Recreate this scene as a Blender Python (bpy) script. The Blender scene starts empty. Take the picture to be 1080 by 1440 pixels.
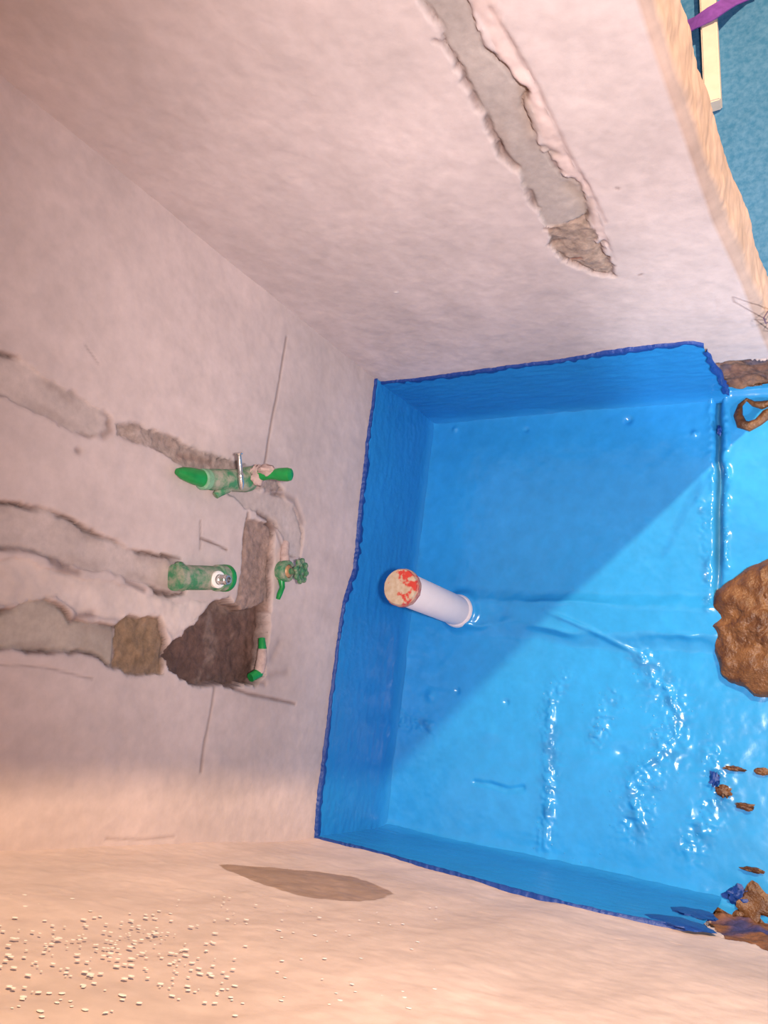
import bpy, bmesh, math, random
import numpy as np
from mathutils import Vector, Matrix

# ------------------------------------------------------------------ camera
F, CX, CY = 1082.0, 540.0, 720.0          # focal length and centre for a 1080x1440 frame
CAM = np.array([0.0, 0.0, 1.6])           # the phone is held 1.6 m above the shower floor
M = np.array([[-0.12580019, 0.9609639, -0.24641977],
              [0.86603714, -0.01478037, -0.49976116],
              [-0.48389461, -0.27627872, -0.83037105]])   # columns: image right, image down, view direction
scene = bpy.context.scene
COL = scene.collection
cd = bpy.data.cameras.new('camera'); cd.sensor_fit = 'HORIZONTAL'; cd.sensor_width = 36.0
cd.lens = F / 1080.0 * 36.0; cd.clip_start = 0.01
cam = bpy.data.objects.new('camera', cd); COL.objects.link(cam)
mw = Matrix.Identity(4)
for r in range(3):
    mw[r][0] = M[r, 0]; mw[r][1] = -M[r, 1]; mw[r][2] = -M[r, 2]; mw[r][3] = CAM[r]
cam.matrix_world = mw
scene.camera = cam

# ------------------------------------------------------------------ world, lamps, exposure
w = bpy.data.worlds.new('World'); scene.world = w; w.use_nodes = True
bg = w.node_tree.nodes['Background']
bg.inputs[0].default_value = (1.0, 0.93, 0.92, 1); bg.inputs[1].default_value = 0.18

def lamp(name, kind, loc, energy, color, **kw):
    ld = bpy.data.lights.new(name, kind); ld.energy = energy; ld.color = color
    for k, v in kw.items(): setattr(ld, k, v)
    o = bpy.data.objects.new(name, ld); COL.objects.link(o); o.location = loc
    return o
def aim(o, target):
    o.rotation_euler = (Vector(target) - o.location).to_track_quat('-Z', 'Y').to_euler()

bulb = lamp('warm_bulb', 'POINT', (-1.80, 0.81, 2.20), 415, (1.0, 0.69, 0.40), shadow_soft_size=0.03)
flash = lamp('torch_light', 'SPOT', (0.03, 0.24, 1.72), 112, (1.0, 0.94, 0.93), shadow_soft_size=0.035,
             spot_size=math.radians(97), spot_blend=1.0)
aim(flash, (-0.53, -0.25, 0.28))
wall_spot = lamp('added_wall_spot', 'SPOT', (1.10, 1.42, 0.95), 190, (0.92, 0.96, 1.0), shadow_soft_size=0.05,
            spot_size=math.radians(26), spot_blend=1.0)
aim(wall_spot, (-0.717, -0.17, 0.22))  # added spot, brightens the low end of the right wall

vs = scene.view_settings
vs.view_transform = 'Standard'; vs.look = 'None'; vs.gamma = 1.0; vs.use_curve_mapping = False
vs.exposure = 0.0

# ------------------------------------------------------------------ places in the room
XB, XC, YA, YT = -0.717, 0.253, -0.866, -0.190   # right wall, left wall, back wall, floor joint
def ray(x, y): return M @ np.array([x - CX, y - CY, F])
def on_y(x, y, Y): r = ray(x, y); return CAM + r * (Y / r[1])
def on_x(x, y, X): r = ray(x, y); return CAM + r * (X / r[0])
def on_z(x, y, Z=0.0): r = ray(x, y); return CAM + r * ((Z - CAM[2]) / r[2])
def smooth(a, b, x):
    t = np.clip((np.asarray(x, float) - a) / (b - a), 0, 1); return t * t * (3 - 2 * t)
def xb(z): z = np.asarray(z, float); return XB + 0.014 * smooth(0, .28, z) + 0.022 * np.maximum(z - .28, 0)
def xc(z): z = np.asarray(z, float); return XC + 0.004 - 0.058 * np.maximum(z - .28, 0) * smooth(.26, .5, z)
def yend(z):
    z = np.asarray(z, float)
    return np.interp(z, [0, .16, .3, .45, .62, .8, .95, 1.3, 2.4], [-.066, -.070, -.084, -.096, -.116, -.126, -.135, -.146, -.16])

# ------------------------------------------------------------------ noise (value noise, numpy)
def vnoise(x, y, scale, seed):
    rs = np.random.RandomState(seed); T = rs.rand(128, 128)
    x = np.asarray(x) / scale + 37.3; y = np.asarray(y) / scale + 51.7
    xi = np.floor(x).astype(int); yi = np.floor(y).astype(int); fx = x - xi; fy = y - yi
    fx = fx * fx * (3 - 2 * fx); fy = fy * fy * (3 - 2 * fy)
    a = T[xi % 128, yi % 128]; b = T[(xi + 1) % 128, yi % 128]; c = T[xi % 128, (yi + 1) % 128]; d = T[(xi + 1) % 128, (yi + 1) % 128]
    return (a * (1 - fx) + b * fx) * (1 - fy) + (c * (1 - fx) + d * fx) * fy - 0.5
def fbm(x, y, scale, seed, n=4):
    s = 0; a = 1.0
    for k in range(n):
        s = s + a * vnoise(x, y, scale, seed + k); scale *= 0.5; a *= 0.55
    return s
def sdist(px, py, poly):
    """signed distance to a closed polygon, negative inside"""
    d = np.full(px.shape, 1e9); ins = np.zeros(px.shape, bool); n = len(poly)
    for i in range(n):
        ax, ay = poly[i]; bx, by = poly[(i + 1) % n]
        ex, ey = bx - ax, by - ay; L = ex * ex + ey * ey + 1e-15
        t = np.clip(((px - ax) * ex + (py - ay) * ey) / L, 0, 1)
        d = np.minimum(d, np.hypot(px - ax - t * ex, py - ay - t * ey))
        if abs(ey) > 1e-12:
            c = ((ay > py) != (by > py)) & (px < ex * (py - ay) / ey + ax)
            ins ^= c
    return np.where(ins, -d, d)
def ldist(px, py, line):
    d = np.full(px.shape, 1e9)
    for (ax, ay), (bx, by) in zip(line[:-1], line[1:]):
        ex, ey = bx - ax, by - ay; L = ex * ex + ey * ey + 1e-15
        t = np.clip(((px - ax) * ex + (py - ay) * ey) / L, 0, 1)
        d = np.minimum(d, np.hypot(px - ax - t * ex, py - ay - t * ey))
    return d

# ------------------------------------------------------------------ materials
def mat(name): 
    m = bpy.data.materials.new(name); m.use_nodes = True
    nt = m.node_tree; b = nt.nodes['Principled BSDF']
    return m, nt, b
def noise_node(nt, scale, detail=4, rough=0.6):
    tc = nt.nodes.new('ShaderNodeTexCoord'); n = nt.nodes.new('ShaderNodeTexNoise')
    n.inputs['Scale'].default_value = scale; n.inputs['Detail'].default_value = detail; n.inputs['Roughness'].default_value = rough
    nt.links.new(tc.outputs['Object'], n.inputs['Vector']); return n
def ramp(nt, src, stops):
    r = nt.nodes.new('ShaderNodeValToRGB'); el = r.color_ramp.elements
    el[0].position, el[0].color = stops[0][0], (*stops[0][1], 1)
    el[1].position, el[1].color = stops[-1][0], (*stops[-1][1], 1)
    for p, c in stops[1:-1]:
        e = el.new(p); e.color = (*c, 1)
    nt.links.new(src, r.inputs[0]); return r
def mix(nt, mode, fac, a, b):
    n = nt.nodes.new('ShaderNodeMix'); n.data_type = 'RGBA'; n.blend_type = mode
    for s, v in ((n.inputs[0], fac), (n.inputs[6], a), (n.inputs[7], b)):
        if hasattr(v, 'links'): nt.links.new(v, s)
        elif isinstance(v, tuple): s.default_value = (*v, 1)
        else: s.default_value = v
    return n.outputs[2]
def bump(nt, b, src, strength, dist):
    n = nt.nodes.new('ShaderNodeBump'); n.inputs['Strength'].default_value = strength; n.inputs['Distance'].default_value = dist
    nt.links.new(src, n.inputs['Height']); nt.links.new(n.outputs[0], b.inputs['Normal'])

def attr_mat(name, rough, spec=0.3, grain=60, grain_amt=0.25, bump_s=0.35, bump_d=0.003):
    m, nt, b = mat(name)
    at = nt.nodes.new('ShaderNodeAttribute'); at.attribute_name = 'col'
    n = noise_node(nt, grain, 5)
    r = ramp(nt, n.outputs[0], [(0.3, (1 - grain_amt,) * 3), (0.7, (1 + grain_amt * .5,) * 3)])
    nt.links.new(mix(nt, 'MULTIPLY', 1.0, at.outputs['Color'], r.outputs[0]), b.inputs['Base Color'])
    b.inputs['Roughness'].default_value = rough; b.inputs['Specular IOR Level'].default_value = spec
    bump(nt, b, n.outputs[0], bump_s, bump_d)
    return m
def flat_mat(name, color, rough, spec=0.5, metal=0.0, vary=0.15, scale=40, bump_s=0.1, bump_d=0.002, other=None, lo=0.35, hi=0.65):
    m, nt, b = mat(name)
    n = noise_node(nt, scale, 5)
    c2 = other or tuple(c * (1 - vary) for c in color)
    r = ramp(nt, n.outputs[0], [(lo, color), (hi, c2)])
    nt.links.new(r.outputs[0], b.inputs['Base Color'])
    b.inputs['Roughness'].default_value = rough; b.inputs['Specular IOR Level'].default_value = spec
    b.inputs['Metallic'].default_value = metal
    bump(nt, b, n.outputs[0], bump_s, bump_d)
    return m

PLASTER = (0.60, 0.475, 0.455); MORTAR = (0.535, 0.425, 0.40); DAMP = (0.31, 0.215, 0.185)
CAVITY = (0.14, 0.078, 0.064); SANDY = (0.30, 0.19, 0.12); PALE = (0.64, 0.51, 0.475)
M_plaster = attr_mat('cement_plaster', 0.85, 0.25, 45, 0.09, 0.18, 0.002)
M_mortar = attr_mat('patching_mortar', 0.8, 0.25, 90, 0.12, 0.2, 0.002)
M_mason = attr_mat('raw_masonry', 0.85, 0.25, 70, 0.35, 0.6, 0.005)
M_wet = attr_mat('damp_plaster', 0.65, 0.3, 60, 0.15, 0.35, 0.0025)
BLUE = (0.026, 0.30, 0.70)
def blue_mat(name, color, rough, bs=0.25, bd=0.002, sc=35):
    m, nt, b = mat(name)
    n = noise_node(nt, sc, 5, 0.55); n2 = noise_node(nt, 7, 3)
    r = ramp(nt, n2.outputs[0], [(0.3, color), (0.7, tuple(c * .88 for c in color))])
    nt.links.new(r.outputs[0], b.inputs['Base Color'])
    b.inputs['Roughness'].default_value = rough; b.inputs['Specular IOR Level'].default_value = 0.5
    bump(nt, b, n.outputs[0], bs, bd)
    return m
M_blue = attr_mat('blue_waterproof_coating', 0.22, 0.5, 30, 0.10, 0.22, 0.002)
M_blueband = blue_mat('blue_brushed_coating', (0.018, 0.24, 0.62), 0.38, 0.35, 0.003, 60)
M_blueedge = blue_mat('dark_blue_coating_edge', (0.007, 0.05, 0.28), 0.45, 0.5, 0.004, 150)
M_teal = flat_mat('teal_blue_rough_coating', (0.030, 0.155, 0.33), 0.7, 0.3, 0, 0.3, 70, 0.5, 0.003, (0.075, 0.215, 0.41))
M_mud = flat_mat('wet_mud', (0.185, 0.085, 0.032), 0.42, 0.45, 0, 0, 30, 1.0, 0.010, (0.075, 0.028, 0.011))
M_pvc = flat_mat('white_plastic', (0.92, 0.77, 0.75), 0.35, 0.5, 0, 0.06, 15, 0.03, 0.001)
M_green = flat_mat('green_plastic', (0.01, 0.28, 0.06), 0.35, 0.5, 0, 0.25, 60, 0.1, 0.001)
M_dusty = flat_mat('dusty_green_plastic', (0.06, 0.235, 0.115), 0.75, 0.25, 0, 0, 55, 0.3, 0.002, (0.36, 0.34, 0.27), 0.40, 0.62)
M_lightgreen = flat_mat('chalky_green_plastic', (0.24, 0.46, 0.29), 0.7, 0.3, 0, 0.3, 70)
M_darkgreen = flat_mat('dirty_dark_green_plastic', (0.05, 0.17, 0.08), 0.6, 0.4, 0, 0, 120, 0.3, 0.002, (0.30, 0.30, 0.22), 0.45, 0.7)
M_brass = flat_mat('dull_brass', (0.60, 0.33, 0.17), 0.5, 0.5, 0.25, 0.3, 80)
M_steel = flat_mat('bright_steel', (0.75, 0.72, 0.72), 0.25, 0.5, 0.9, 0.3, 90)
M_crust = flat_mat('mortar_crust', (0.55, 0.40, 0.37), 0.9, 0.2, 0, 0.3, 90, 0.6, 0.003)
M_white = flat_mat('white_ring_plastic', (0.9, 0.86, 0.82), 0.4, 0.5, 0, 0.05, 30)
M_purple = flat_mat('purple_webbing', (0.22, 0.07, 0.42), 0.6, 0.3, 0, 0.25, 60)
M_cream = flat_mat('cream_wood', (0.72, 0.60, 0.52), 0.6, 0.3, 0, 0.12, 25)
M_wire = flat_mat('grey_wire', (0.16, 0.10, 0.15), 0.5, 0.4, 0, 0.2, 50)

def cap_mat():
    m, nt, b = mat('taped_pipe_end')
    n = noise_node(nt, 38, 3); n2 = noise_node(nt, 90, 4)
    r1 = ramp(nt, n2.outputs[0], [(0.3, (0.50, 0.34, 0.22)), (0.7, (0.62, 0.50, 0.38))])
    r2 = ramp(nt, n.outputs[0], [(0.53, (0, 0, 0)), (0.60, (1, 1, 1))])
    nt.links.new(mix(nt, 'MIX', r2.outputs[0], r1.outputs[0], (0.60, 0.05, 0.035)), b.inputs['Base Color'])
    b.inputs['Roughness'].default_value = 0.45; bump(nt, b, n2.outputs[0], 0.4, 0.003)
    return m
M_cap = cap_mat()
M_red = flat_mat('red_tape', (0.50, 0.06, 0.045), 0.4, 0.5, 0, 0, 40, 0.2, 0.002, (0.55, 0.30, 0.20), 0.48, 0.6)

# ------------------------------------------------------------------ object helpers
def link_mesh(name, me, parent=None, m=None, smooth_shade=True):
    o = bpy.data.objects.new(name, me); COL.objects.link(o)
    if m is not None: me.materials.append(m)
    if parent is not None: o.parent = parent
    if smooth_shade: me.polygons.foreach_set('use_smooth', [True] * len(me.polygons))
    return o
def tag(o, label, cat, group=None):
    o['label'] = label; o['category'] = cat
    if group: o['group'] = group
    return o
def structure(o, label=None, cat=None):
    o['kind'] = 'structure'
    if label: o['label'] = label; o['category'] = cat
    return o
def thing(name, loc, label, cat, group=None):
    o = bpy.data.objects.new(name, None); COL.objects.link(o); o.location = loc; o.empty_display_size = 0.02
    return tag(o, label, cat, group)
def grid_mesh(name, P, col=None, keep=None, flip=False):
    """P: (nu, nv, 3) points; keep: (nu-1, nv-1) faces wanted; col: (nu, nv, 3) albedo"""
    nu, nv = P.shape[:2]
    idx = np.arange(nu * nv).reshape(nu, nv)
    a, b, c, d = idx[:-1, :-1], idx[1:, :-1], idx[1:, 1:], idx[:-1, 1:]
    Q = np.stack([a, d, c, b] if flip else [a, b, c, d], -1)
    Q = Q.reshape(-1, 4) if keep is None else Q[keep]
    used = np.unique(Q); remap = np.full(nu * nv, -1); remap[used] = np.arange(len(used)); Q = remap[Q]
    V = P.reshape(-1, 3)[used]
    me = bpy.data.meshes.new(name)
    me.vertices.add(len(V)); me.vertices.foreach_set('co', V.astype(np.float32).ravel())
    me.loops.add(Q.size); me.loops.foreach_set('vertex_index', Q.ravel().astype(np.int32))
    me.polygons.add(len(Q)); me.polygons.foreach_set('loop_start', np.arange(0, Q.size, 4, dtype=np.int32))
    me.update(calc_edges=True)
    if col is not None:
        C = np.ones((len(V), 4), np.float32); C[:, :3] = np.clip(col.reshape(-1, 3)[used], 0, 1)
        at = me.color_attributes.new('col', 'FLOAT_COLOR', 'POINT'); at.data.foreach_set('color', C.ravel())
    return me
def frame_of(axis):
    z = Vector(axis).normalized(); t = Vector((0, 0, 1)) if abs(z.z) < 0.9 else Vector((1, 0, 0))
    x = t.cross(z).normalized(); y = z.cross(x); return x, y, z
def lathe(bm, base, axis, prof, seg=28, cap=True, wob=0.0, rnd=None):
    """profile [(distance along axis, radius), ...]"""
    x, y, z = frame_of(axis); base = Vector(base); rings = []
    for h, r in prof:
        ring = []
        for k in range(seg):
            a = 2 * math.pi * k / seg; rr = r * (1 + (rnd.uniform(-wob, wob) if rnd else 0))
            ring.append(bm.verts.new(base + z * h + x * (rr * math.cos(a)) + y * (rr * math.sin(a))))
        rings.append(ring)
    for p, q in zip(rings[:-1], rings[1:]):
        for k in range(seg):
            bm.faces.new((p[k], p[(k + 1) % seg], q[(k + 1) % seg], q[k]))
    if cap:
        bm.faces.new(list(reversed(rings[0]))); bm.faces.new(rings[-1])
def tube(bm, pts, radii, seg=16):
    pts = [Vector(p) for p in pts]; rings = []; up = None
    for i, p in enumerate(pts):
        d = (pts[min(i + 1, len(pts) - 1)] - pts[max(i - 1, 0)]).normalized()
        if up is None: x, y, _ = frame_of(d)
        else:
            x = (up - d * up.dot(d)).normalized(); y = d.cross(x)
        up = x; r = radii[i] if isinstance(radii, (list, tuple)) else radii
        rings.append([bm.verts.new(p + x * (r * math.cos(2 * math.pi * k / seg)) + y * (r * math.sin(2 * math.pi * k / seg))) for k in range(seg)])
    for p, q in zip(rings[:-1], rings[1:]):
        for k in range(seg): bm.faces.new((p[k], p[(k + 1) % seg], q[(k + 1) % seg], q[k]))
    bm.faces.new(list(reversed(rings[0]))); bm.faces.new(rings[-1])
def part(name, parent, m, build, smooth_shade=True, world=True):
    bm = bmesh.new(); build(bm); bmesh.ops.recalc_face_normals(bm, faces=bm.faces)
    me = bpy.data.meshes.new(name)
    if parent is not None:
        off = Vector(parent.location)
        if parent.parent: off = off + Vector(parent.parent.location)
        for v in bm.verts: v.co -= off
    bm.to_mesh(me); bm.free()
    o = link_mesh(name, me, parent, m, smooth_shade)
    if smooth_shade:
        try: me.set_sharp_from_angle(angle=math.radians(38))
        except Exception: pass
    return o
def lump(bm, c, rx, ry, rz, seed, ax=None, seg=18, rg=9, amp=0.25):
    """an irregular closed blob"""
    rs = np.random.RandomState(seed); ph = rs.rand(6, 3) * 6.28; fr = rs.rand(6, 3) * 3 + 1
    x, y, z = frame_of(ax or (0, 0, 1)); c = Vector(c); rows = []
    def rad(d): return 1 + amp * sum(math.sin(fr[i][0] * d[0] * 2 + ph[i][0]) * math.sin(fr[i][1] * d[1] * 2 + ph[i][1]) * math.cos(fr[i][2] * d[2] * 2 + ph[i][2]) for i in range(6)) / 2
    def pos(d): k = rad(d); return c + x * (d[0] * rx * k) + y * (d[1] * ry * k) + z * (d[2] * rz * k)
    top = bm.verts.new(pos((0, 0, 1))); bot = bm.verts.new(pos((0, 0, -1)))
    for i in range(1, rg):
        t = math.pi * i / rg
        rows.append([bm.verts.new(pos((math.sin(t) * math.cos(2 * math.pi * k / seg), math.sin(t) * math.sin(2 * math.pi * k / seg), math.cos(t)))) for k in range(seg)])
    for k in range(seg):
        bm.faces.new((top, rows[0][k], rows[0][(k + 1) % seg])); bm.faces.new((bot, rows[-1][(k + 1) % seg], rows[-1][k]))
    for p, q in zip(rows[:-1], rows[1:]):
        for k in range(seg): bm.faces.new((p[k], q[k], q[(k + 1) % seg], p[(k + 1) % seg]))

def paint(col, fac, c):
    f = np.clip(fac, 0, 1)[..., None]; return col * (1 - f) + np.array(c) * f

def carve(U, V, regions, lines, base_col, seed, kids):
    """relief h (towards the room), albedo and part ids for a plaster wall.
    regions: (part name, polygon, depth, colour, jitter, edge darkness)"""
    h = 0.0035 * fbm(U, V, 0.30, seed, 3) + 0.0012 * fbm(U, V, 0.03, seed + 9, 3)
    col = np.ones(U.shape + (3,)) * np.array(base_col)
    col *= (1 + 0.16 * fbm(U, V, 0.22, seed + 20, 4) + 0.10 * fbm(U, V * 0.35, 0.05, seed + 30, 3))[..., None]
    pid = np.zeros(U.shape, int)
    jit = fbm(U, V, 0.022, seed + 40, 4); patch = vnoise(U, V, 0.035, seed + 50) + 0.5
    for k, (nm, poly, depth, c, ja, ed) in enumerate(regions):
        sd = sdist(U, V, poly) + jit * ja
        ins = smooth(0.0, -0.004, sd)
        rough = 0.0012 if 'wet' in nm else 0.0016 if 'mortar' in nm else (0.003 if 'plaster' in nm else 0.006)
        keep_h = 1.0 if 'wet' in nm else 0.0
        h = h * (1 - ins * (1 - keep_h)) + ins * (-depth + rough * fbm(U, V, 0.03, seed + 60 + k, 4))
        gap = np.exp(-((sd + 0.002) / 0.0030) ** 2) * smooth(.25, .75, patch)
        h = h - gap * 0.006 * min(1.0, ed * 1.6)
        cc = np.array(c) * (1 + 0.22 * fbm(U, V, 0.07, seed + 80 + k, 4))[..., None]
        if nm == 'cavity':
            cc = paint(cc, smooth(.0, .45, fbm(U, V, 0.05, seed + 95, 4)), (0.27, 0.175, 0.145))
        f = ins[..., None]; col = col * (1 - f) + cc * f
        # broken rim, patchily darker along the joint
        col = paint(col, ed * gap, (0.15, 0.09, 0.075))
        col = paint(col, 0.45 * ed * np.exp(-((sd + 0.009) / 0.008) ** 2) * smooth(.4, .8, vnoise(U, V, 0.05, seed + 91) + .5), (0.28, 0.20, 0.17))
        if nm: pid[sd < 0] = kids[nm]
    for pts, wd, dep, c, st in lines:
        d = ldist(U, V, pts) + 0.0008 * jit
        g = np.exp(-(d / wd) ** 2)
        h = h - dep * g; col = paint(col, st * g, c)
    return h, col, pid
def split_faces(pid): return np.minimum.reduce([pid[:-1, :-1], pid[1:, :-1], pid[1:, 1:], pid[:-1, 1:]])
zs = np.concatenate([np.arange(0, 1.30, 0.0026), np.arange(1.32, 2.41, 0.06)])

# ------------------------------------------------------------------ floor of the shower
def floor_z(X, Y):
    h = 0.004 * fbm(X, Y, 0.25, 3, 3) + 0.0012 * fbm(X, Y, 0.03, 5, 3)
    # the buried waste pipe makes a low ridge from the stub to the joint
    p0, p1 = on_z(650, 860), on_z(1003, 878)
    t = np.clip(((X - p0[0]) * (p1[0] - p0[0]) + (Y - p0[1]) * (p1[1] - p0[1])) / ((p1[0] - p0[0]) ** 2 + (p1[1] - p0[1]) ** 2), 0, 1)
    d = np.hypot(X - p0[0] - t * (p1[0] - p0[0]), Y - p0[1] - t * (p1[1] - p0[1]))
    wob = 0.012 * fbm(X, Y, 0.08, 12, 3)
    h = h + 0.017 * smooth(0.060, 0.018, d + wob) * (0.6 + .4 * smooth(0.0, 0.3, t))
    h = h + 0.006 * np.exp(-((d + wob - 0.030) / 0.006) ** 2) * smooth(-.1, .4, vnoise(X, Y, 0.09, 21))   # wrinkles beside it
    # collar and dip beside the pipe
    dp = np.hypot(X - p0[0], Y - p0[1]); h = h + 0.010 * np.exp(-((dp - 0.036) / 0.010) ** 2)
    c = on_z(703, 866); h = h - 0.009 * np.exp(-(((X - c[0]) / 0.02) ** 2 + ((Y - c[1]) / 0.024) ** 2))
    # trowel ridges and blisters in the coating
    for px, s, a in [((640, 604), .006, .005), ((884, 592), .008, -.006), ((643, 972), .006, -.005), ((605, 978), .010, .005), ((712, 988), .006, -.004),
                     ((690, 1030), .016, .003), ((977, 610), .006, .005), ((945, 1020), .012, .004), ((875, 1060), .014, -.004), ((740, 605), .006, -.003)]:
        c = on_z(*px); h = h + a * np.exp(-(((X - c[0]) ** 2 + (Y - c[1]) ** 2) / s ** 2))
    for line, s, a in [([(668, 1100), (690, 1103), (712, 1110), (735, 1108)], .005, -.004), ([(900, 925), (915, 955), (940, 970), (950, 1000)], .008, .003), ([(770, 860), (850, 895), (905, 925)], .005, .004),
                       ([(775, 985), (768, 1060), (772, 1110), (765, 1190)], .010, .004), ([(900, 1160), (885, 1100), (930, 1050)], .008, .004)]:
        pts = [tuple(on_z(*q)[:2]) for q in line]
        h = h + a * np.exp(-(ldist(X, Y, pts) / s) ** 2) * (1 + 1.2 * vnoise(X, Y, 0.02, 33))
    # rough crumbs under the film, where it glitters
    spark = np.zeros(X.shape)
    for line, s in [([(795, 950), (768, 1000), (775, 1080), (765, 1190)], .018), ([(905, 930), (945, 985), (940, 1050), (900, 1100), (890, 1160)], .034),
                    ([(860, 980), (838, 1040)], .02), ([(1000, 1060), (1010, 1120), (970, 1190)], .025), ([(585, 780), (555, 960), (545, 1080)], .010),
                    ([(985, 700), (995, 860)], .007), ([(480, 1000), (600, 1020)], .02)]:
        pts = [tuple(on_z(*q)[:2]) for q in line]; spark = np.maximum(spark, np.exp(-(ldist(X, Y, pts) / s) ** 2))
    h = h + spark * (0.006 * np.maximum(vnoise(X, Y, 0.010, 71), 0) + 0.0035 * vnoise(X, Y, 0.0060, 72))
    # the joint: a groove with a lip on either side, dying out beyond the mud
    gx = smooth(-0.24, -0.38, X); gy = Y - (YT + 0.006 * vnoise(X, X * 0, 0.12, 61) + 0.004 * vnoise(X, X * 0, 0.03, 62) + 0.010 * (X + .45))
    h = h - 0.016 * gx * np.exp(-(gy / 0.0065) ** 2) + 0.004 * gx * np.exp(-((np.abs(gy) - 0.013) / 0.007) ** 2) * (0.6 + 1.6 * vnoise(X, Y, 0.03, 63) + 1.2 * vnoise(X, Y, 0.009, 64)) + 0.003 * gx * smooth(0, 0.02, gy)
    # cove against the walls
    for dd in (X - XB, XC - X, Y - YA): h = h + 0.010 * np.exp(-np.clip(dd, 0, 1) / 0.009)
    return h, spark
xs = np.concatenate([np.arange(XB - .01, XC + .02, 0.0028)])
ys = np.concatenate([np.arange(YA - .01, 0.02, 0.0028), np.arange(0.03, 0.66, 0.03)])
X, Y = np.meshgrid(xs, ys, indexing='ij'); Z, spark = floor_z(X, Y)
col = np.ones(X.shape + (3,)) * np.array(BLUE)
col *= (1 + 0.10 * fbm(X, Y, 0.2, 15, 4))[..., None]
gx = smooth(-0.24, -0.38, X) * np.exp(-((Y - YT - 0.010 * (X + .45)) / 0.006) ** 2)
col = paint(col, 0.75 * gx, (0.03, 0.10, 0.16))
col = paint(col, 0.35 * spark * smooth(.0, .3, vnoise(X, Y, 0.02, 77)), (0.03, 0.10, 0.28))
floor = structure(link_mesh('floor', grid_mesh('floor', np.stack([X, Y, Z], -1), col), None, M_blue))

# the coated floor outside, beyond the end of the right wall
xs = np.concatenate([np.arange(-3.6, -2.6, 0.1), np.arange(-2.6, XB - 0.008, 0.012)])
ys = np.concatenate([np.arange(-1.4, -0.4, 0.05), np.arange(-0.4, 0.68, 0.012)])
X, Y = np.meshgrid(xs, ys, indexing='ij')
Z = 0.004 * fbm(X, Y, 0.25, 3, 3) + 0.0025 * fbm(X, Y, 0.03, 8, 3)
structure(link_mesh('floor', grid_mesh('floor', np.stack([X, Y, Z], -1)), None, M_teal))

# ------------------------------------------------------------------ back wall with the pipe chases
A = lambda *pts: [(on_y(x, y, YA)[0], on_y(x, y, YA)[2]) for x, y in pts]
kidsA = {}
def kid(tab, nm): tab.setdefault(nm, len(tab) + 1); return nm
regA = []
def reg(tab, lst, nm, poly, depth, c, ja, ed):
    kid(tab, nm); lst.append((nm, poly, depth, c, ja, ed))
reg(kidsA, regA, 'broken_plaster', A((60, 798), (110, 812), (160, 815), (210, 835), (250, 845), (300, 842), (290, 865), (245, 898), (225, 880), (160, 872), (110, 868), (80, 840), (20, 850), (-30, 850), (-30, 785), (40, 785)), 0.002, PALE, 0.006, 0.15)
reg(kidsA, regA, 'shallow_chase', A((160, 592), (200, 598), (232, 610), (300, 638), (350, 655), (390, 672), (400, 690), (330, 690), (262, 662), (215, 632), (165, 612)), 0.003, (0.42, 0.315, 0.28), 0.006, 0.35)
reg(kidsA, regA, 'upper_chase_mortar', A((-60, 478), (0, 495), (25, 499), (45, 510), (80, 537), (115, 557), (148, 576), (160, 590), (160, 606), (130, 616), (95, 605), (60, 585), (25, 572), (0, 560), (-60, 535)), 0.004, MORTAR, 0.006, 0.85)
reg(kidsA, regA, 'middle_chase_mortar', A((-60, 698), (0, 706), (40, 706), (80, 720), (120, 740), (180, 768), (250, 785), (262, 800), (262, 836), (245, 838), (220, 832), (190, 820), (150, 804), (110, 802), (75, 788), (40, 777), (0, 775), (-60, 770)), 0.004, MORTAR, 0.006, 0.85)
reg(kidsA, regA, 'lower_chase_mortar', A((-60, 870), (0, 860), (20, 855), (40, 843), (65, 842), (90, 851), (105, 868), (130, 872), (165, 882), (165, 942), (140, 925), (110, 916), (40, 920), (0, 915), (-60, 905)), 0.005, (0.44, 0.355, 0.31), 0.006, 0.85)
reg(kidsA, regA, 'sandy_patch', A((165, 880), (180, 868), (230, 866), (236, 885), (236, 930), (233, 951), (180, 951), (162, 940)), 0.009, SANDY, 0.006, 0.5)
reg(kidsA, regA, 'trench', A((346, 728), (386, 734), (388, 760), (384, 800), (384, 862), (325, 868), (335, 840), (341, 790)), 0.009, (0.36, 0.24, 0.205), 0.004, 0.8)
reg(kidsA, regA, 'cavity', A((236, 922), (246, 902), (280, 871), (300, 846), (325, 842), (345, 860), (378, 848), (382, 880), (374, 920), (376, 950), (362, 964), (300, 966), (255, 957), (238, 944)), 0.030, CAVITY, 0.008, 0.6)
reg(kidsA, regA, 'curved_chase_mortar', A((318, 690), (345, 682), (372, 690), (400, 696), (420, 720), (428, 750), (424, 785), (404, 785), (400, 760), (388, 738), (365, 724), (345, 715), (330, 702)), 0.004, MORTAR, 0.005, 0.6)
DK = (0.17, 0.10, 0.085)
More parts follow.
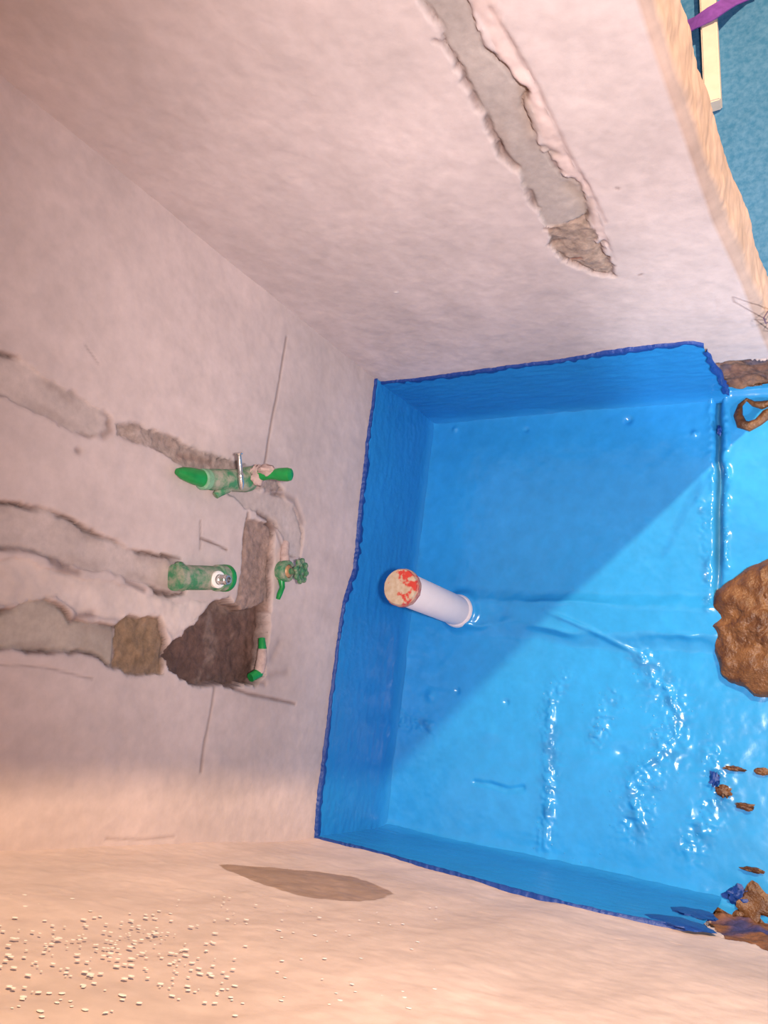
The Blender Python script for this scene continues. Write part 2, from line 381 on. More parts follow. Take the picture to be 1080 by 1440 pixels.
linA = [(A((404, 474), (393, 540), (383, 590), (372, 652)), 0.0025, 0.0020, DK, 0.75),
        (A((303, 966), (297, 1000), (288, 1045), (283, 1085)), 0.0028, 0.0015, DK, 0.55),
        (A((283, 732), (283, 772)), 0.0018, 0.0012, DK, 0.45), (A((284, 757), (302, 764), (320, 773)), 0.0018, 0.0025, DK, 0.85),
        (A((228, 778), (255, 786)), 0.0017, 0.0025, DK, 0.75), (A((330, 968), (350, 976), (385, 983), (416, 990)), 0.0028, 0.003, DK, 0.8),
        (A((120, 484), (132, 500), (140, 512)), 0.0014, 0.001, DK, 0.3), (A((365, 722), (378, 730), (388, 742)), 0.005, 0.006, DK, 0.85),
        (A((350, 722), (347, 760), (340, 830)), 0.0030, 0.003, DK, 0.7), (A((388, 742), (398, 770)), 0.0035, 0.002, DK, 0.45),
        (A((375, 690), (392, 693)), 0.005, 0.003, DK, 0.55), (A((395, 693), (416, 704), (427, 735)), 0.006, 0.003, DK, 0.45),
        (A((222, 615), (245, 625)), 0.007, 0.003, DK, 0.3), (A((255, 640), (300, 650)), 0.007, 0.003, (0.24, 0.13, 0.10), 0.5),
        (A((75, 790), (88, 800), (110, 805)), 0.006, 0.003, DK, 0.6), (A((180, 818), (205, 830)), 0.004, 0.003, DK, 0.6), (A((222, 833), (240, 838)), 0.0035, 0.003, DK, 0.6),
        (A((108, 868), (132, 864)), 0.006, 0.003, (0.22, 0.13, 0.11), 0.55), (A((110, 633), (112, 634)), 0.0045, 0.003, DK, 0.55), (A((155, 595), (158, 605), (148, 612)), 0.006, 0.003, DK, 0.55),
        (A((385, 925), (395, 905)), 0.009, 0.002, DK, 0.25), (A((382, 950), (405, 945)), 0.007, 0.002, DK, 0.3), (A((350, 955), (374, 962)), 0.005, 0.003, DK, 0.5),
        (A((0, 935), (60, 938), (130, 955)), 0.0014, 0.001, DK, 0.35), (A((150, 1180), (200, 1181), (245, 1177)), 0.002, 0.001, DK, 0.3)]
xs = np.arange(XB - 0.012, XC + 0.03, 0.0026)
U, V = np.meshgrid(xs, zs, indexing='ij')
h, col, pid = carve(U, V, regA, linA, PLASTER, 100, kidsA)
# greyer low down beside the right-hand corner, brown stain round the cavity
col = paint(col, 0.30 * smooth(-.30, -.50, U) * smooth(.75, .45, V), (0.44, 0.39, 0.39))
c = on_y(370, 930, YA); col = paint(col, 0.34 * np.exp(-(((U - c[0]) / .12) ** 2 + ((V - c[2]) / .13) ** 2)) * (pid == 0), (0.36, 0.25, 0.22))
lobe = h.copy()
P = np.stack([U, YA + h + 0 * U, V], -1)
fid = split_faces(pid)
wall_back = structure(link_mesh('wall_back', grid_mesh('wall_back', P, col, fid == 0, True), None, M_plaster))
plain = {'upper_chase_mortar': 'chase_mortar', 'middle_chase_mortar': 'chase_mortar', 'lower_chase_mortar': 'chase_mortar', 'curved_chase_mortar': 'chase_mortar'}
for nm, k in kidsA.items():
    if (fid == k).any():
        mm = M_mortar if 'mortar' in nm else (M_plaster if nm == 'broken_plaster' else M_mason)
        link_mesh(plain.get(nm, nm), grid_mesh(nm, P, col, fid == k, True), wall_back, mm)

# ------------------------------------------------------------------ right wall (ends at a rough corner by the doorway)
Bq = lambda *pts: [(on_x(x, y, float(xb(0.6)))[1], on_x(x, y, float(xb(0.6)))[2]) for x, y in pts]
kidsB, regB = {}, []
reg(kidsB, regB, 'broken_plaster', Bq((640, -80), (700, -40), (712, 30), (735, 80), (765, 130), (790, 190), (812, 235), (835, 270), (850, 320), (865, 370), (850, 345), (828, 315), (825, 275), (780, 235), (740, 140), (700, 75), (665, 0)), 0.0014, (0.60, 0.47, 0.45), 0.004, 0.12)
reg(kidsB, regB, 'chase_mortar', Bq((555, -60), (595, 0), (620, 40), (640, 78), (655, 112), (668, 140), (690, 185), (705, 215), (725, 240), (735, 265), (755, 295), (766, 322), (778, 322), (826, 312), (827, 290), (825, 272), (805, 252), (780, 235), (775, 210), (762, 210), (752, 180), (740, 150), (740, 125), (720, 100), (690, 62), (675, 32), (665, 0), (635, -60)), 0.005, (0.37, 0.315, 0.30), 0.007, 0.75)
reg(kidsB, regB, 'damp_patch', Bq((768, 322), (826, 310), (850, 350), (868, 392), (835, 392), (812, 374), (790, 365), (775, 345)), 0.0035, (0.36, 0.265, 0.22), 0.012, 0.6)
reg(kidsB, regB, 'raw_masonry', [(-0.184, -0.02), (-0.184, .13), (-0.182, .166), (-0.14, .170), (-0.10, .162), (-0.04, .168), (0.02, .165), (0.02, -0.02)], 0.010, (0.19, 0.10, 0.075), 0.008, 0.6)
linB = [(Bq((690, 0), (722, 52), (760, 122), (800, 210), (832, 268), (852, 312)), 0.0022, 0.0012, (0.40, 0.28, 0.26), 0.55),
        (Bq((734, 120), (742, 150), (750, 180)), 0.007, 0.003, (0.30, 0.21, 0.16), 0.55), (Bq((765, 205), (780, 215)), 0.006, 0.003, (0.33, 0.25, 0.20), 0.5), (Bq((800, 262), (822, 285), (825, 312)), 0.011, 0.003, (0.32, 0.24, 0.19), 0.55),
        (Bq((702, 205), (718, 228), (728, 236)), 0.0035, 0.004, DK, 0.6), (Bq((664, 132), (672, 148)), 0.004, 0.003, DK, 0.5), (Bq((612, 48), (622, 52)), 0.003, 0.003, DK, 0.5), (Bq((650, 110), (658, 118)), 0.003, 0.003, DK, 0.4),
        (Bq((766, 322), (782, 324)), 0.0025, 0.003, DK, 0.7), (Bq((772, 345), (785, 343)), 0.0025, 0.003, DK, 0.7), (Bq((803, 370), (815, 366)), 0.003, 0.003, (0.28, 0.11, 0.08), 0.8),
        (Bq((867, 262), (870, 263)), 0.002, 0.001, DK, 0.6), (Bq((899, 389), (902, 388)), 0.0025, 0.001, DK, 0.6), (Bq((556, 411), (558, 411)), 0.002, -0.002, (0.8, 0.75, 0.7), 0.9)]
Lw = 0.80
s1 = np.arange(0, 1.0, 0.0026 / Lw)
NB = len(s1)
S, V = np.meshgrid(s1, zs, indexing='ij')
ye = yend(V) - 0.016
U = YA - 0.012 + S * (ye - YA + 0.012)
h, col, pid = carve(U, V, regB, linB, (0.575, 0.48, 0.475), 300, kidsB)
low = (pid == kidsB['raw_masonry'])
h = h + low * (0.010 * fbm(U, V, 0.035, 377, 4)); col = paint(col, low * 0.8 * smooth(.05, .4, vnoise(U, V, 0.03, 380)), (0.30, 0.17, 0.11))
col = paint(col, low * 0.5 * smooth(.1, .4, vnoise(U, V, 0.02, 381)), (0.10, 0.10, 0.16))
Pb = np.stack([xb(V) + h, U, V], -1)
# the corner and the end face, then the far side
prof = []
for a in np.linspace(0.15, 1, 6): prof.append((-0.016 * (1 - math.cos(a * math.pi / 2)), -0.016 + 0.016 * math.sin(a * math.pi / 2)))
for t in np.linspace(-0.02, -0.096, 12): prof.append((t, 0.0))
prof += [(-0.103, -0.003), (-0.106, -0.012), (-0.106, -0.2), (-0.106, -0.8)]
ext, ecol = [], []
for dx, dy in prof:
    vz = zs; n = 0.008 * fbm(vz, vz * 0 + dx, 0.14, 411, 4) + 0.003 * fbm(vz, vz * 0 + dx, 0.02, 431, 3)
    wgt = smooth(0, -0.02, dx)
    ext.append(np.stack([xb(vz) + dx + 0.35 * n * wgt + h[-1] * (1 - wgt), yend(vz) + dy + n * wgt, vz], -1))
    cc = np.ones((len(vz), 3)) * np.array((0.46, 0.33, 0.28)); cc *= (1 + 0.25 * fbm(vz, vz * 0 + dx, 0.06, 441, 4))[:, None]; ecol.append(cc)
Pb = np.concatenate([Pb, np.array(ext)]); col = np.concatenate([col, np.array(ecol)]); pid = np.concatenate([pid, np.zeros((len(ext), len(zs)), int)])
fid = split_faces(pid)
wall_right = structure(link_mesh('wall_right', grid_mesh('wall_right', Pb, col, fid == 0, False), None, M_plaster))
for nm, k in kidsB.items():
    if (fid == k).any():
        mm = {'chase_mortar': M_mortar, 'broken_plaster': M_plaster}.get(nm, M_mason)
        link_mesh(nm, grid_mesh(nm, Pb, col, fid == k, False), wall_right, mm)

# ------------------------------------------------------------------ left wall, warm in the light of the bulb
Cq = lambda *pts: [(on_x(x, y, .247)[1], on_x(x, y, .247)[2]) for x, y in pts]
kidsC, regC = {}, []
reg(kidsC, regC, 'wet_patch', [(on_x(x, y, .235)[1], on_x(x, y, .235)[2]) for x, y in [(308, 1214), (345, 1212), (400, 1216), (450, 1217), (500, 1225), (535, 1240), (556, 1253), (530, 1264), (480, 1270), (430, 1263), (390, 1254), (340, 1236), (318, 1224)]], 0.0006, (0.36, 0.245, 0.19), 0.004, 0.0)
reg(kidsC, regC, 'raw_masonry', [(-0.195, -.02), (-0.185, .10), (-0.17, .20), (-0.14, .26), (-0.08, .285), (-0.02, .28), (0.10, .27), (0.3, .26), (0.3, -.02)], 0.008, (0.23, 0.10, 0.05), 0.02, 0.4)
linC = [(Cq((945, 1318), (958, 1322)), 0.003, 0.002, DK, 0.6), (Cq((868, 1322), (880, 1324)), 0.002, 0.001, DK, 0.3)]
us = np.concatenate([np.arange(YA - 0.012, 0.02, 0.0026), np.arange(0.03, 0.60, 0.03)])
U, V = np.meshgrid(us, zs, indexing='ij')
h, col, pid = carve(U, V, regC, linC, (0.62, 0.495, 0.465), 500, kidsC)
h = h + 0.004 * fbm(U, V * 0.4, 0.10, 533, 3)
low = (pid == kidsC['raw_masonry']); h = h + low * (0.010 * fbm(U, V, 0.04, 577, 4))
col = paint(col, low * 0.8 * smooth(.0, .3, vnoise(U, V, 0.04, 580)), (0.02, 0.05, 0.20))
# splashes of water clinging to the upper part
spk = smooth(.10, .38, vnoise(U, V, 0.022, 551)) * smooth(.42, .75, V) * smooth(-0.30, -0.55, U - 0.0)
h = h + 0.0022 * spk * np.maximum(vnoise(U, V, 0.010, 552), 0)
P = np.stack([xc(V) - h, U, V], -1); fid = split_faces(pid)
wall_left = structure(link_mesh('wall_left', grid_mesh('wall_left', P, col, fid == 0, True), None, M_plaster))
for nm, k in kidsC.items():
    if (fid == k).any():
        link_mesh(nm, grid_mesh(nm, P, col, fid == k, True), wall_left, M_wet if nm == 'wet_patch' else M_mason)

# ------------------------------------------------------------------ the blue coating turned up the walls
def upstand(parent, us, top, place, seed, edge=0.010, dark=lambda u: 1.0):
    """skin of coating standing 3-4 mm proud of a wall, with a ragged upper edge and a thicker dark line of paint along it"""
    us = np.asarray(us); tz = top(us) + 0.0022 * fbm(us, us * 0, 0.02, seed, 4) + 0.0025 * vnoise(us, us * 0, 0.005, seed + 7)
    rows = np.concatenate([np.linspace(-0.006, 0.02, 8)[:-1], np.linspace(0.02, 1, 60)])
    U, R = np.meshgrid(us, rows, indexing='ij'); T = tz[:, None]
    Zz = np.where(R < 0.02, R, 0.02 + (R - 0.02) / 0.98 * (T - 0.02))
    off = 0.0048 + 0.0016 * fbm(U, Zz * 3, 0.03, seed + 11, 3) + 0.012 * np.exp(-np.clip(Zz, 0, 1) / 0.010)
    off[:, -1] = -0.003
    link_mesh('waterproof_coating', grid_mesh('coating', place(U, Zz, off)), parent, M_blueband)
    r2 = np.linspace(0, 1, 6); U, R = np.meshgrid(us, r2, indexing='ij')
    wd = edge * dark(us) * (1 + 1.4 * vnoise(us, us * 0, 0.012, seed + 21) + 0.8 * vnoise(us, us * 0, 0.1, seed + 22)); wd = np.maximum(wd, 0.0008)[:, None]
    Zz = tz[:, None] + 0.0015 - wd * (1 - R)
    off = 0.0060 + 0.001 * fbm(U, Zz, 0.01, seed + 31, 2); off[:, -1] = -0.003; off[:, 0] = 0.0035
    link_mesh('coating_edge', grid_mesh('edge', place(U, Zz, off)), parent, M_blueedge)
tA = [on_y(x, y, YA) for x, y in [(527, 537), (517, 610), (508, 690), (497, 800), (482, 850), (472, 920), (462, 1000), (452, 1080), (445, 1140), (443, 1172)]]
upstand(wall_back, np.arange(XB + 0.004, XC + 0.004, 0.0022), lambda u: np.interp(u, [p[0] for p in tA], [p[2] for p in tA]),
        lambda U, Z, o: np.stack([U, YA + o, Z], -1), 700, 0.011, lambda u: 0.35 + 0.9 * smooth(-.60, -.50, u) * smooth(-.10, -.25, u) + .7 * smooth(-.1, .1, u))
xbm = float(xb(.24))
tB = [on_x(x, y, xbm) for x, y in [(525, 537), (560, 534), (640, 524), (720, 513), (800, 503), (860, 492), (900, 487), (940, 482), (975, 478), (992, 482)]]
upstand(wall_right, np.arange(YA + 0.001, -0.186, 0.0022), lambda u: np.interp(u, [p[1] for p in tB], [p[2] for p in tB]),
        lambda U, Z, o: np.stack([xb(Z) + o, U + 0.006 * vnoise(Z, Z * 0, 0.012, 741) * smooth(-.24, -.186, U) + .012 * smooth(.25, .0, Z) * smooth(-.24, -.186, U), Z], -1), 720, 0.012)
xcm = float(xc(.29))
tC = [on_x(x, y, xcm) for x, y in [(446, 1181), (470, 1187), (520, 1199), (600, 1221), (700, 1249), (800, 1276), (870, 1291), (920, 1301), (960, 1308), (1000, 1309)]]
upstand(wall_left, np.arange(YA + 0.001, -0.170, 0.0022), lambda u: np.interp(u, [p[1] for p in tC], [p[2] for p in tC]),
        lambda U, Z, o: np.stack([xc(Z) - o - 0.001, U, Z], -1), 760, 0.0035)
# dark second coat at the upright end of the right wall's coating
zz = np.linspace(0.0, 0.238, 90); uu = np.linspace(0, 1, 5)
Zg, Ug = np.meshgrid(zz, uu, indexing='ij')
e0 = -0.186 + 0.006 * vnoise(Zg, Zg * 0, 0.012, 741) + .012 * smooth(.25, .0, Zg)
Yg = e0 + 0.003 - (0.010 + 0.010 * vnoise(Zg, Zg * 0, 0.02, 745)) * (1 - Ug); og = 0.0075 + 0 * Zg; og[:, -1] = -0.004
link_mesh('coating_edge', grid_mesh('edge', np.stack([xb(Zg) + og, Yg, Zg], -1)), wall_right, M_blueedge)
def navy(bm):
    c = on_x(955, 1298, xcm - .005); lump(bm, c, 0.050, 0.030, 0.004, 5, (-1, 0, 0.0), 24, 8, 0.2)
    c = on_x(975, 1285, xcm - .005); lump(bm, c, 0.035, 0.04, 0.004, 9, (-1, 0, 0.0), 24, 8, 0.25)
part('dark_coat_patch', wall_left, M_blueedge, navy)

# ------------------------------------------------------------------ mud: smears stuck to the floor, one heap at the joint
def smear(px, rx, ry, seed, hgt=0.004, m=None):
    c = on_z(*px); z = 0.005
    part('mud_smear', floor, m or M_mud, lambda bm: lump(bm, (c[0], c[1], z), ry, rx, hgt, seed, (0, 0, 1), 26, 8, 0.5))
smear((1034, 1081), .004, .017, 3); smear((1048, 1134), .006, .014, 4); smear((1018, 1112), .010, .012, 5); smear((1006, 1095), .012, .008, 6, .005, M_blueedge)
smear((1060, 1223), .004, .016, 7); smear((1072, 1085), .006, .012, 13); smear((1005, 1290), .02, .02, 17, .008)
smear((1062, 1278), .035, .030, 15, .012); smear((1040, 1262), .016, .02, 16, .010, M_blueedge); smear((1030, 1290), .02, .03, 18, .010)
def ring(bm):
    pts = [on_z(x, y, .003) for x, y in [(1085, 566), (1072, 570), (1060, 568), (1050, 562), (1041, 570), (1038, 584), (1043, 597), (1054, 600), (1066, 594), (1078, 583), (1092, 574)]]
    tube(bm, pts, [.006, .009, .006, .004, .005, .009, .011, .011, .009, .011, .008], 10)
part('mud_smear', floor, M_mud, ring)
smear((1012, 606), .010, .004, 31, .005, M_blueedge); smear((1050, 545), .006, .03, 33, .010)

def heap(bm):
    c = on_z(1098, 882); n = 46; R = []
    outl = [on_z(x, y) for x, y in [(1160, 740), (1110, 765), (1080, 782), (1050, 798), (1030, 815), (1005, 832), (1003, 850), (1010, 868), (1000, 885), (1008, 900), (1003, 918), (1008, 945), (1022, 960), (1045, 972), (1060, 984), (1085, 984), (1120, 975), (1180, 950), (1220, 880), (1205, 800)]]
    pts = []
    for i in range(len(outl)):
        a, b = outl[i], outl[(i + 1) % len(outl)]
        for t in (0, .25, .5, .75): pts.append(a + (b - a) * t)
    steps = np.linspace(0, 1, 22)
    rows = []
    for s in steps[:-1]:
        row = []
        for p in pts:
            q = np.array(c) + (p - np.array(c)) * (1 - s)
            z = 0.026 * (1 - (1 - s) ** 3.0) * (1 + 0.6 * fbm(q[0], q[1], 0.09, 801, 3)) + 0.008 * fbm(q[0], q[1], 0.016, 811, 4) * smooth(0, .15, s)
            if s == 0: z = -0.016
            else: z += 0.005 + 0.005 * float(smooth(0, .2, s))
            row.append(bm.verts.new((q[0] + .005 * vnoise(q[0], q[1], .012, 5) + .012 * vnoise(q[0], q[1], .035, 7), q[1] + .005 * vnoise(q[0], q[1], .012, 6) + .012 * vnoise(q[0], q[1], .035, 8), float(z) + 0.006)))
        rows.append(row)
    top = bm.verts.new((c[0], c[1], rows[-1][0].co.z))
    m = len(pts)
    for p, q in zip(rows[:-1], rows[1:]):
        for k in range(m): bm.faces.new((p[k], p[(k + 1) % m], q[(k + 1) % m], q[k]))
    for k in range(m): bm.faces.new((rows[-1][k], rows[-1][(k + 1) % m], top))
    bm.faces.new(list(reversed(rows[0])))
mh = part('mud_heap', None, M_mud, heap)
tag(mh, 'low heap of wet orange-brown mud lying on the blue floor at the joint', 'mud')

# ------------------------------------------------------------------ glints: pale painted flecks on the wall, added glossy drops on the floor
M_glint_c = flat_mat('pale_wet_fleck', (0.95, 0.88, 0.82), 0.15, 0.8, 0, 0.04, 40, 0, 0.001)
M_drop_b = flat_mat('wet_coating_drop', BLUE, 0.12, 1.0, 0, 0.1, 40, 0, 0.001)
def drops(name, parent, m, items, tall=0.20):
    '''items: centre, normal, radius, elongation direction'''
    bm = bmesh.new()
    for c, nrm, rad_, el in items:
        x, y, z = frame_of(nrm); c = Vector(c); rows = []
        for t in (1.57, 1.0, 0.45):
            rows.append([bm.verts.new(c + (x * math.cos(k * .785) * el + y * math.sin(k * .785)) * (rad_ * math.sin(t)) + z * (rad_ * tall * math.cos(t) - .0002)) for k in range(8)])
        top = bm.verts.new(c + z * rad_ * tall)
        for p, q in zip(rows[:-1], rows[1:]):
            for k in range(8): bm.faces.new((p[k], p[(k + 1) % 8], q[(k + 1) % 8], q[k]))
        for k in range(8): bm.faces.new((rows[-1][k], rows[-1][(k + 1) % 8], top))
    me = bpy.data.meshes.new(name); bm.to_mesh(me); bm.free()
    o = link_mesh(name, me, parent, m); o['kind'] = 'stuff'; return o
rd = random.Random(11); it = []
for k in range(330):
    # thickest low in the picture's near corner of the wall, a few stragglers further along
    x_ = rd.uniform(-10, 330) if k < 230 else rd.uniform(100, 620); y_ = rd.gauss(1345, 48) if k < 230 else rd.uniform(1270, 1430)
    if not 1262 < y_ < 1440: continue
    p = on_x(x_, y_, 0.235); zc = p[2]; p = on_x(x_, y_, float(xc(zc)))
    it.append(((float(xc(p[2])) - .001, p[1], p[2]), (-1, 0, 0), rd.uniform(.0008, .0024), rd.uniform(.8, 1.4)))
drops('plaster_flecks', wall_left, M_glint_c, it, 0.09)  # white flecks stand in for glints on the wall
it = []
for line, s_, n_ in [([(795, 950), (768, 1000), (775, 1080), (765, 1190)], 8, 60), ([(905, 930), (945, 985), (940, 1050), (900, 1100), (890, 1160)], 17, 150), ([(860, 980), (838, 1040)], 10, 40),
                     ([(1000, 1060), (1010, 1120), (970, 1190)], 13, 50), ([(565, 930), (555, 1000), (548, 1080)], 5, 14), ([(590, 640), (588, 700)], 5, 8), ([(990, 720), (997, 850)], 4, 22), ([(1022, 650), (1020, 780)], 4, 26), ([(760, 1200), (830, 1210)], 10, 10)]:
    for k in range(n_):
        i = rd.randrange(len(line) - 1); t = rd.random(); a, b = line[i], line[i + 1]
        p = on_z(a[0] + (b[0] - a[0]) * t + rd.gauss(0, s_), a[1] + (b[1] - a[1]) * t + rd.gauss(0, s_))
        fz = float(floor_z(np.array([[p[0]]]), np.array([[p[1]]]))[0][0, 0])
        it.append(((p[0], p[1], fz), (0, 0, 1), rd.uniform(.0009, .0024), rd.uniform(.7, 1.3)))
drops('glint_drops', floor, M_drop_b, it)  # glossy blue drops added so the floor glitters

# ------------------------------------------------------------------ the waste pipe stub
pb = on_z(648, 861); ptop = 0.286
dp = thing('waste_pipe', (pb[0], pb[1], 0.0), 'white plastic waste pipe stub standing in the blue floor, end taped over', 'pipe')
part('pipe', dp, M_pvc, lambda bm: lathe(bm, (pb[0], pb[1], 0.0), (0, 0, 1), [(0, .0335), (.02, .0335), (ptop - .004, .0335), (ptop, .032)], 40))
col_o = part('collar', dp, M_pvc, lambda bm: lathe(bm, (pb[0], pb[1], 0.0), (0, 0, 1), [(0, .0375), (.020, .0375), (.026, .0365), (.030, .0338), (.030, .0330)], 40, False))
rr = random.Random(4)
cp = part('taped_end', dp, M_cap, lambda bm: lathe(bm, (pb[0], pb[1], ptop - .002), (0.02, 0.03, 1), [(0, .034), (.004, .0362), (.010, .0365), (.0135, .0345), (.0145, .028), (.0135, .018), (.0145, .008), (.0140, .001)], 40, True, 0.015, rr))
def tape(bm):
    lathe(bm, (pb[0], pb[1], ptop - .010), (0.02, 0.03, 1), [(0, .0340), (.002, .0372), (.010, .0380), (.016, .0372), (.0185, .034)], 40, False, 0.02, rr)
t = part('tape_band', dp, M_red, tape); t['label'] = 'red tape wrapped round the rim'

# ------------------------------------------------------------------ green fittings in the back wall
def at(x, y, d=0.0): return Vector(on_y(x, y, YA + d))
# 1: upper fitting
c1 = at(345, 676, .012)
f1 = thing('pipe_fitting', at(300, 674, 0), 'dusty green tee fitting with a bright pipe end and long green plug, above the others', 'fitting', None)
a0, a1, a2 = at(249, 663, .010), at(288, 674, .013), at(345, 676, .014)
ax = (a2 - a1).normalized()
part('pipe_end', f1, M_green, lambda bm: tube(bm, [a0, a0.lerp(a1, .18), a0.lerp(a1, .5), a1], [.005, .0095, .0125, .0140], 22))
part('pipe_collar', f1, M_lightgreen, lambda bm: tube(bm, [a1 - ax * .008, a1 - ax * .006, a1 + ax * .004, a1 + ax * .006], [.0145, .0170, .0170, .0150], 24))
def body1(bm):
    tube(bm, [a1, a1.lerp(a2, .15), a1.lerp(a2, .45), a1.lerp(a2, .8), a2, a2 + ax * .012, a2 + ax * .017], [.0150, .0172, .0178, .0190, .0195, .0175, .010], 24)
    s = at(318, 684, .012); tube(bm, [s, at(308, 692, .012), at(303, 697, .010)], [.012, .008, .006], 14)
part('fitting_body', f1, M_dusty, body1)
o1 = at(350, 669, .016)
def outlet1(bm):
    lathe(bm, o1, (0, 1, 0.0), [(-.012, .015), (.012, .0165), (.020, .0165), (.022, .014)], 24)
part('outlet', f1, M_dusty, outlet1)
part('mortar_crust', f1, M_crust, lambda bm: lump(bm, o1 + Vector((0, .021, 0)), .0185, .0175, .009, 51, (0, 1, 0), 20, 9, .25))
pq = o1 + Vector((-0.002, .024, 0))
part('plug', f1, M_green, lambda bm: lathe(bm, pq, (0.01, 1, -0.14), [(0, .0115), (.010, .0105), (.020, .0088), (.030, .0092), (.037, .0108), (.052, .0116), (.058, .0102), (.0605, .006)], 24))
part('mortar_crust', f1, M_crust, lambda bm: lump(bm, pq + Vector((-.004, .016, .004)), .0095, .012, .016, 57, (0, 1, 0), 16, 8, .3))
# nail in front of it
n0, n1 = at(336, 637, .052), at(340, 688, .046)
nl = thing('nail', n1, 'bright steel masonry nail sticking out across the upper green fitting', 'nail')
nd = (n1 - n0).normalized(); nL = (n1 - n0).length
part('shank', nl, M_steel, lambda bm: lathe(bm, n0, nd, [(.003, .0034), (nL * .55, .0036), (nL * .58, .0050), (nL * .66, .0050), (nL * .68, .0040), (nL * .8, .0048), (nL * .9, .0040), (nL, .0018)], 14))
part('nail_head', nl, M_steel, lambda bm: lathe(bm, n0, nd, [(-.001, .0045), (0, .0058), (.002, .0058), (.003, .0045)], 14))

# 2: middle fitting
b0, b1 = at(245, 812, .010), at(319, 813, .010)
f2 = thing('pipe_fitting', at(290, 812, 0), 'dusty green straight fitting with a white ring and chrome outlet, in the middle chase', 'fitting', None)
bd = (b1 - b0); L2 = bd.length
part('fitting_body', f2, M_dusty, lambda bm: lathe(bm, b0, bd, [(0, .017), (.001, .0205), (.016, .0210), (.018, .0192), (L2 - .026, .0192), (L2 - .024, .0215), (L2 - .001, .0215), (L2, .018)], 28))
part('end_collar', f2, M_green, lambda bm: lathe(bm, b1 - bd.normalized() * .010, bd, [(0, .0216), (.001, .0222), (.009, .0222), (.010, .0216)], 28))
part('mould_lug', f2, M_darkgreen, lambda bm: lump(bm, at(253, 795, .014), .006, .009, .006, 61, (0, 1, 0), 14, 7, .2))
o2 = at(304, 815, .026)
def ring2(bm):
    lathe(bm, o2, (0, 1, .15), [(-.010, .0110), (0, .0135), (.006, .0138), (.008, .0120), (.008, .0085), (.002, .0080)], 28, False)
rg = part('outlet_ring', f2, M_white, ring2); rg['label'] = 'white plastic ring round the outlet'
part('outlet_thread', f2, M_steel, lambda bm: lathe(bm, o2, (0, 1, .05), [(-.004, .0080), (.012, .0080), (.013, .0070), (.016, .0070), (.017, .0078), (.023, .0078), (.024, .0066), (.027, .0066), (.027, .0045), (.018, .004)], 22, True))

# 3: outlet with a lobed wheel
f3 = thing('valve', at(402, 802, 0), 'dirty green valve with brass centre and lobed hand wheel, beside the blue coating', 'valve')
o3 = at(398, 803, .004)
part('valve_body', f3, M_dusty, lambda bm: lathe(bm, o3, (0, 1, 0), [(-.012, .017), (.004, .0195), (.012, .0195), (.014, .0180), (.014, .0125), (.004, .012)], 28, False))
part('brass_insert', f3, M_brass, lambda bm: lathe(bm, o3, (0, 1, 0), [(-.006, .0120), (.0120, .0122), (.0150, .0100), (.0165, .0070), (.017, .001)], 24))
part('stem', f3, M_darkgreen, lambda bm: lathe(bm, o3 + Vector((0, .014, 0)), (-.05, 1, -.10), [(0, .0060), (.018, .0055), (.020, .0080), (.026, .0080)], 16))
def wheel(bm):
    cw = o3 + Vector((-.002, .036, -.006)); x, y, z = frame_of((-.05, 1, -.10))
    ringp = [cw + x * (.0165 * math.cos(a)) + y * (.0165 * math.sin(a)) for a in np.linspace(0, 2 * math.pi, 33)]
    tube(bm, ringp, .0036, 8)
    for k in range(8):
        a = 2 * math.pi * k / 8; d = x * math.cos(a) + y * math.sin(a)
        lump(bm, cw + d * .0185, .0058, .0058, .0048, 70 + k, tuple(z), 12, 7, .1)
    for k in range(4):
        a = 2 * math.pi * k / 4 + .3; d = x * math.cos(a) + y * math.sin(a)
        tube(bm, [cw, cw + d * .0165], .0028, 8)
    lump(bm, cw, .0065, .0065, .006, 90, tuple(z), 14, 8, .1)
part('hand_wheel', f3, M_darkgreen, wheel)
part('pipe_tail', f3, M_green, lambda bm: tube(bm, [o3 + Vector((.014, .000, .002)), at(397, 826, .006), at(393, 836, .006), at(391, 842, .003)], [.0065, .0050, .0050, .0040], 12))
part('pipe_neck', f3, M_crust, lambda bm: tube(bm, [o3 + Vector((-.014, .002, 0)), at(400, 778, .004), at(401, 764, -.004)], [.009, .0085, .0085], 14))

# 4: the elbow still half buried in the cavity
f4 = thing('pipe_elbow', at(368, 930, -.02), 'half buried green pipe elbow at the lower edge of the dark cavity', 'pipe')
q = [at(368, 898, -.012), at(369, 912, -.006), at(368, 930, -.006), at(364, 946, -.008), at(352, 953, -.012)]
part('elbow', f4, M_crust, lambda bm: tube(bm, q[1:4], [.008, .010, .009], 14))
part('pipe_end', f4, M_green, lambda bm: tube(bm, [q[0], q[1], q[1].lerp(q[2], .2)], [.006, .0075, .0075], 14))
part('pipe_end', f4, M_green, lambda bm: tube(bm, [q[3].lerp(q[2], .15), q[3], q[4]], [.009, .009, .008], 14))

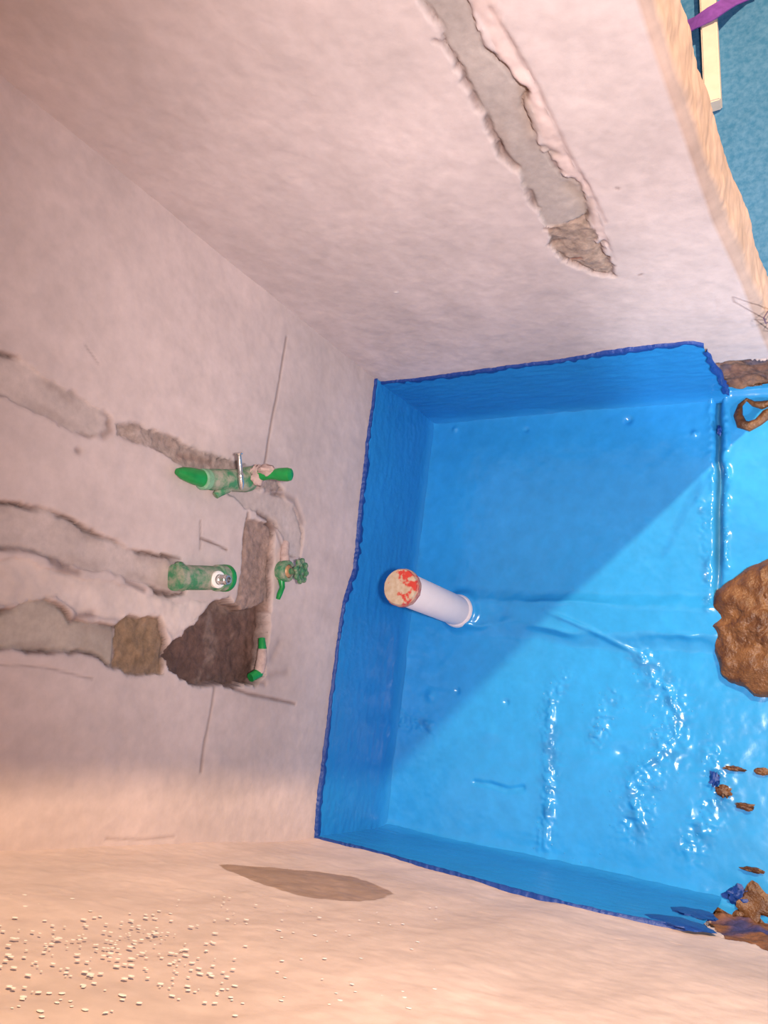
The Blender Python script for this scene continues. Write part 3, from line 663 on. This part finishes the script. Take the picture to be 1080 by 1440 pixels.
# ------------------------------------------------------------------ things outside, beyond the end of the right wall
ba, bb = on_z(1003, 150, .02), on_z(992, -90, .02)
def box_between(bm, p, q, wx, hz):
    p, q = Vector(p), Vector(q); d = (q - p).normalized(); s = d.cross(Vector((0, 0, 1))).normalized(); n = s.cross(d)
    vs_ = []
    for e in (p, q):
        for a, b in ((-1, -1), (1, -1), (1, 1), (-1, 1)): vs_.append(bm.verts.new(e + s * (a * wx / 2) + n * (b * hz / 2)))
    for f in ((0, 1, 2, 3), (7, 6, 5, 4), (0, 4, 5, 1), (1, 5, 6, 2), (2, 6, 7, 3), (3, 7, 4, 0)): bm.faces.new([vs_[i] for i in f])
    bmesh.ops.bevel(bm, geom=list(bm.edges), offset=0.003, segments=2, affect='EDGES')
bt = part('batten', None, M_cream, lambda bm: box_between(bm, ba, bb, .036, .036), False)
tag(bt, 'cream wooden batten lying on the blue floor beyond the wall end', 'batten')
def strap(bm):
    pts = [on_z(950, 46, .008), on_z(972, 36, .022), on_z(985, 28, .044), on_z(1000, 20, .046), on_z(1012, 12, .044), on_z(1025, 4, .026), on_z(1045, -6, .010), on_z(1060, -12, .008)]
    pts = [Vector(p) for p in pts]; L = []
    for i, p in enumerate(pts):
        d = (pts[min(i + 1, 7)] - pts[max(i - 1, 0)]); d.z = 0; s = Vector((-d.y, d.x, 0)).normalized()
        L.append([bm.verts.new(p + s * a + Vector((0, 0, b))) for a, b in ((-.022, 0), (.022, 0), (.022, .003), (-.022, .003))])
    for p, q in zip(L[:-1], L[1:]):
        for k in range(4): bm.faces.new((p[k], p[(k + 1) % 4], q[(k + 1) % 4], q[k]))
    bm.faces.new(L[0]); bm.faces.new(list(reversed(L[-1])))
st = part('strap', None, M_purple, strap)
tag(st, 'flat purple strap lying across the cream batten', 'strap')
def wire(bm):
    Yw = float(yend(.28)) + .0015
    pts = [on_y(x, y, Yw) for x, y in [(1090, 436), (1078, 438), (1074, 447), (1075, 455), (1082, 452), (1080, 463), (1090, 472)]]
    tube(bm, [Vector(p) + Vector((0, .002 * (i % 2), 0)) for i, p in enumerate(pts)], .0011, 8)
wr = part('wire', None, M_wire, wire)
tag(wr, 'short twisted grey wire sticking out of the end of the right wall', 'wire')
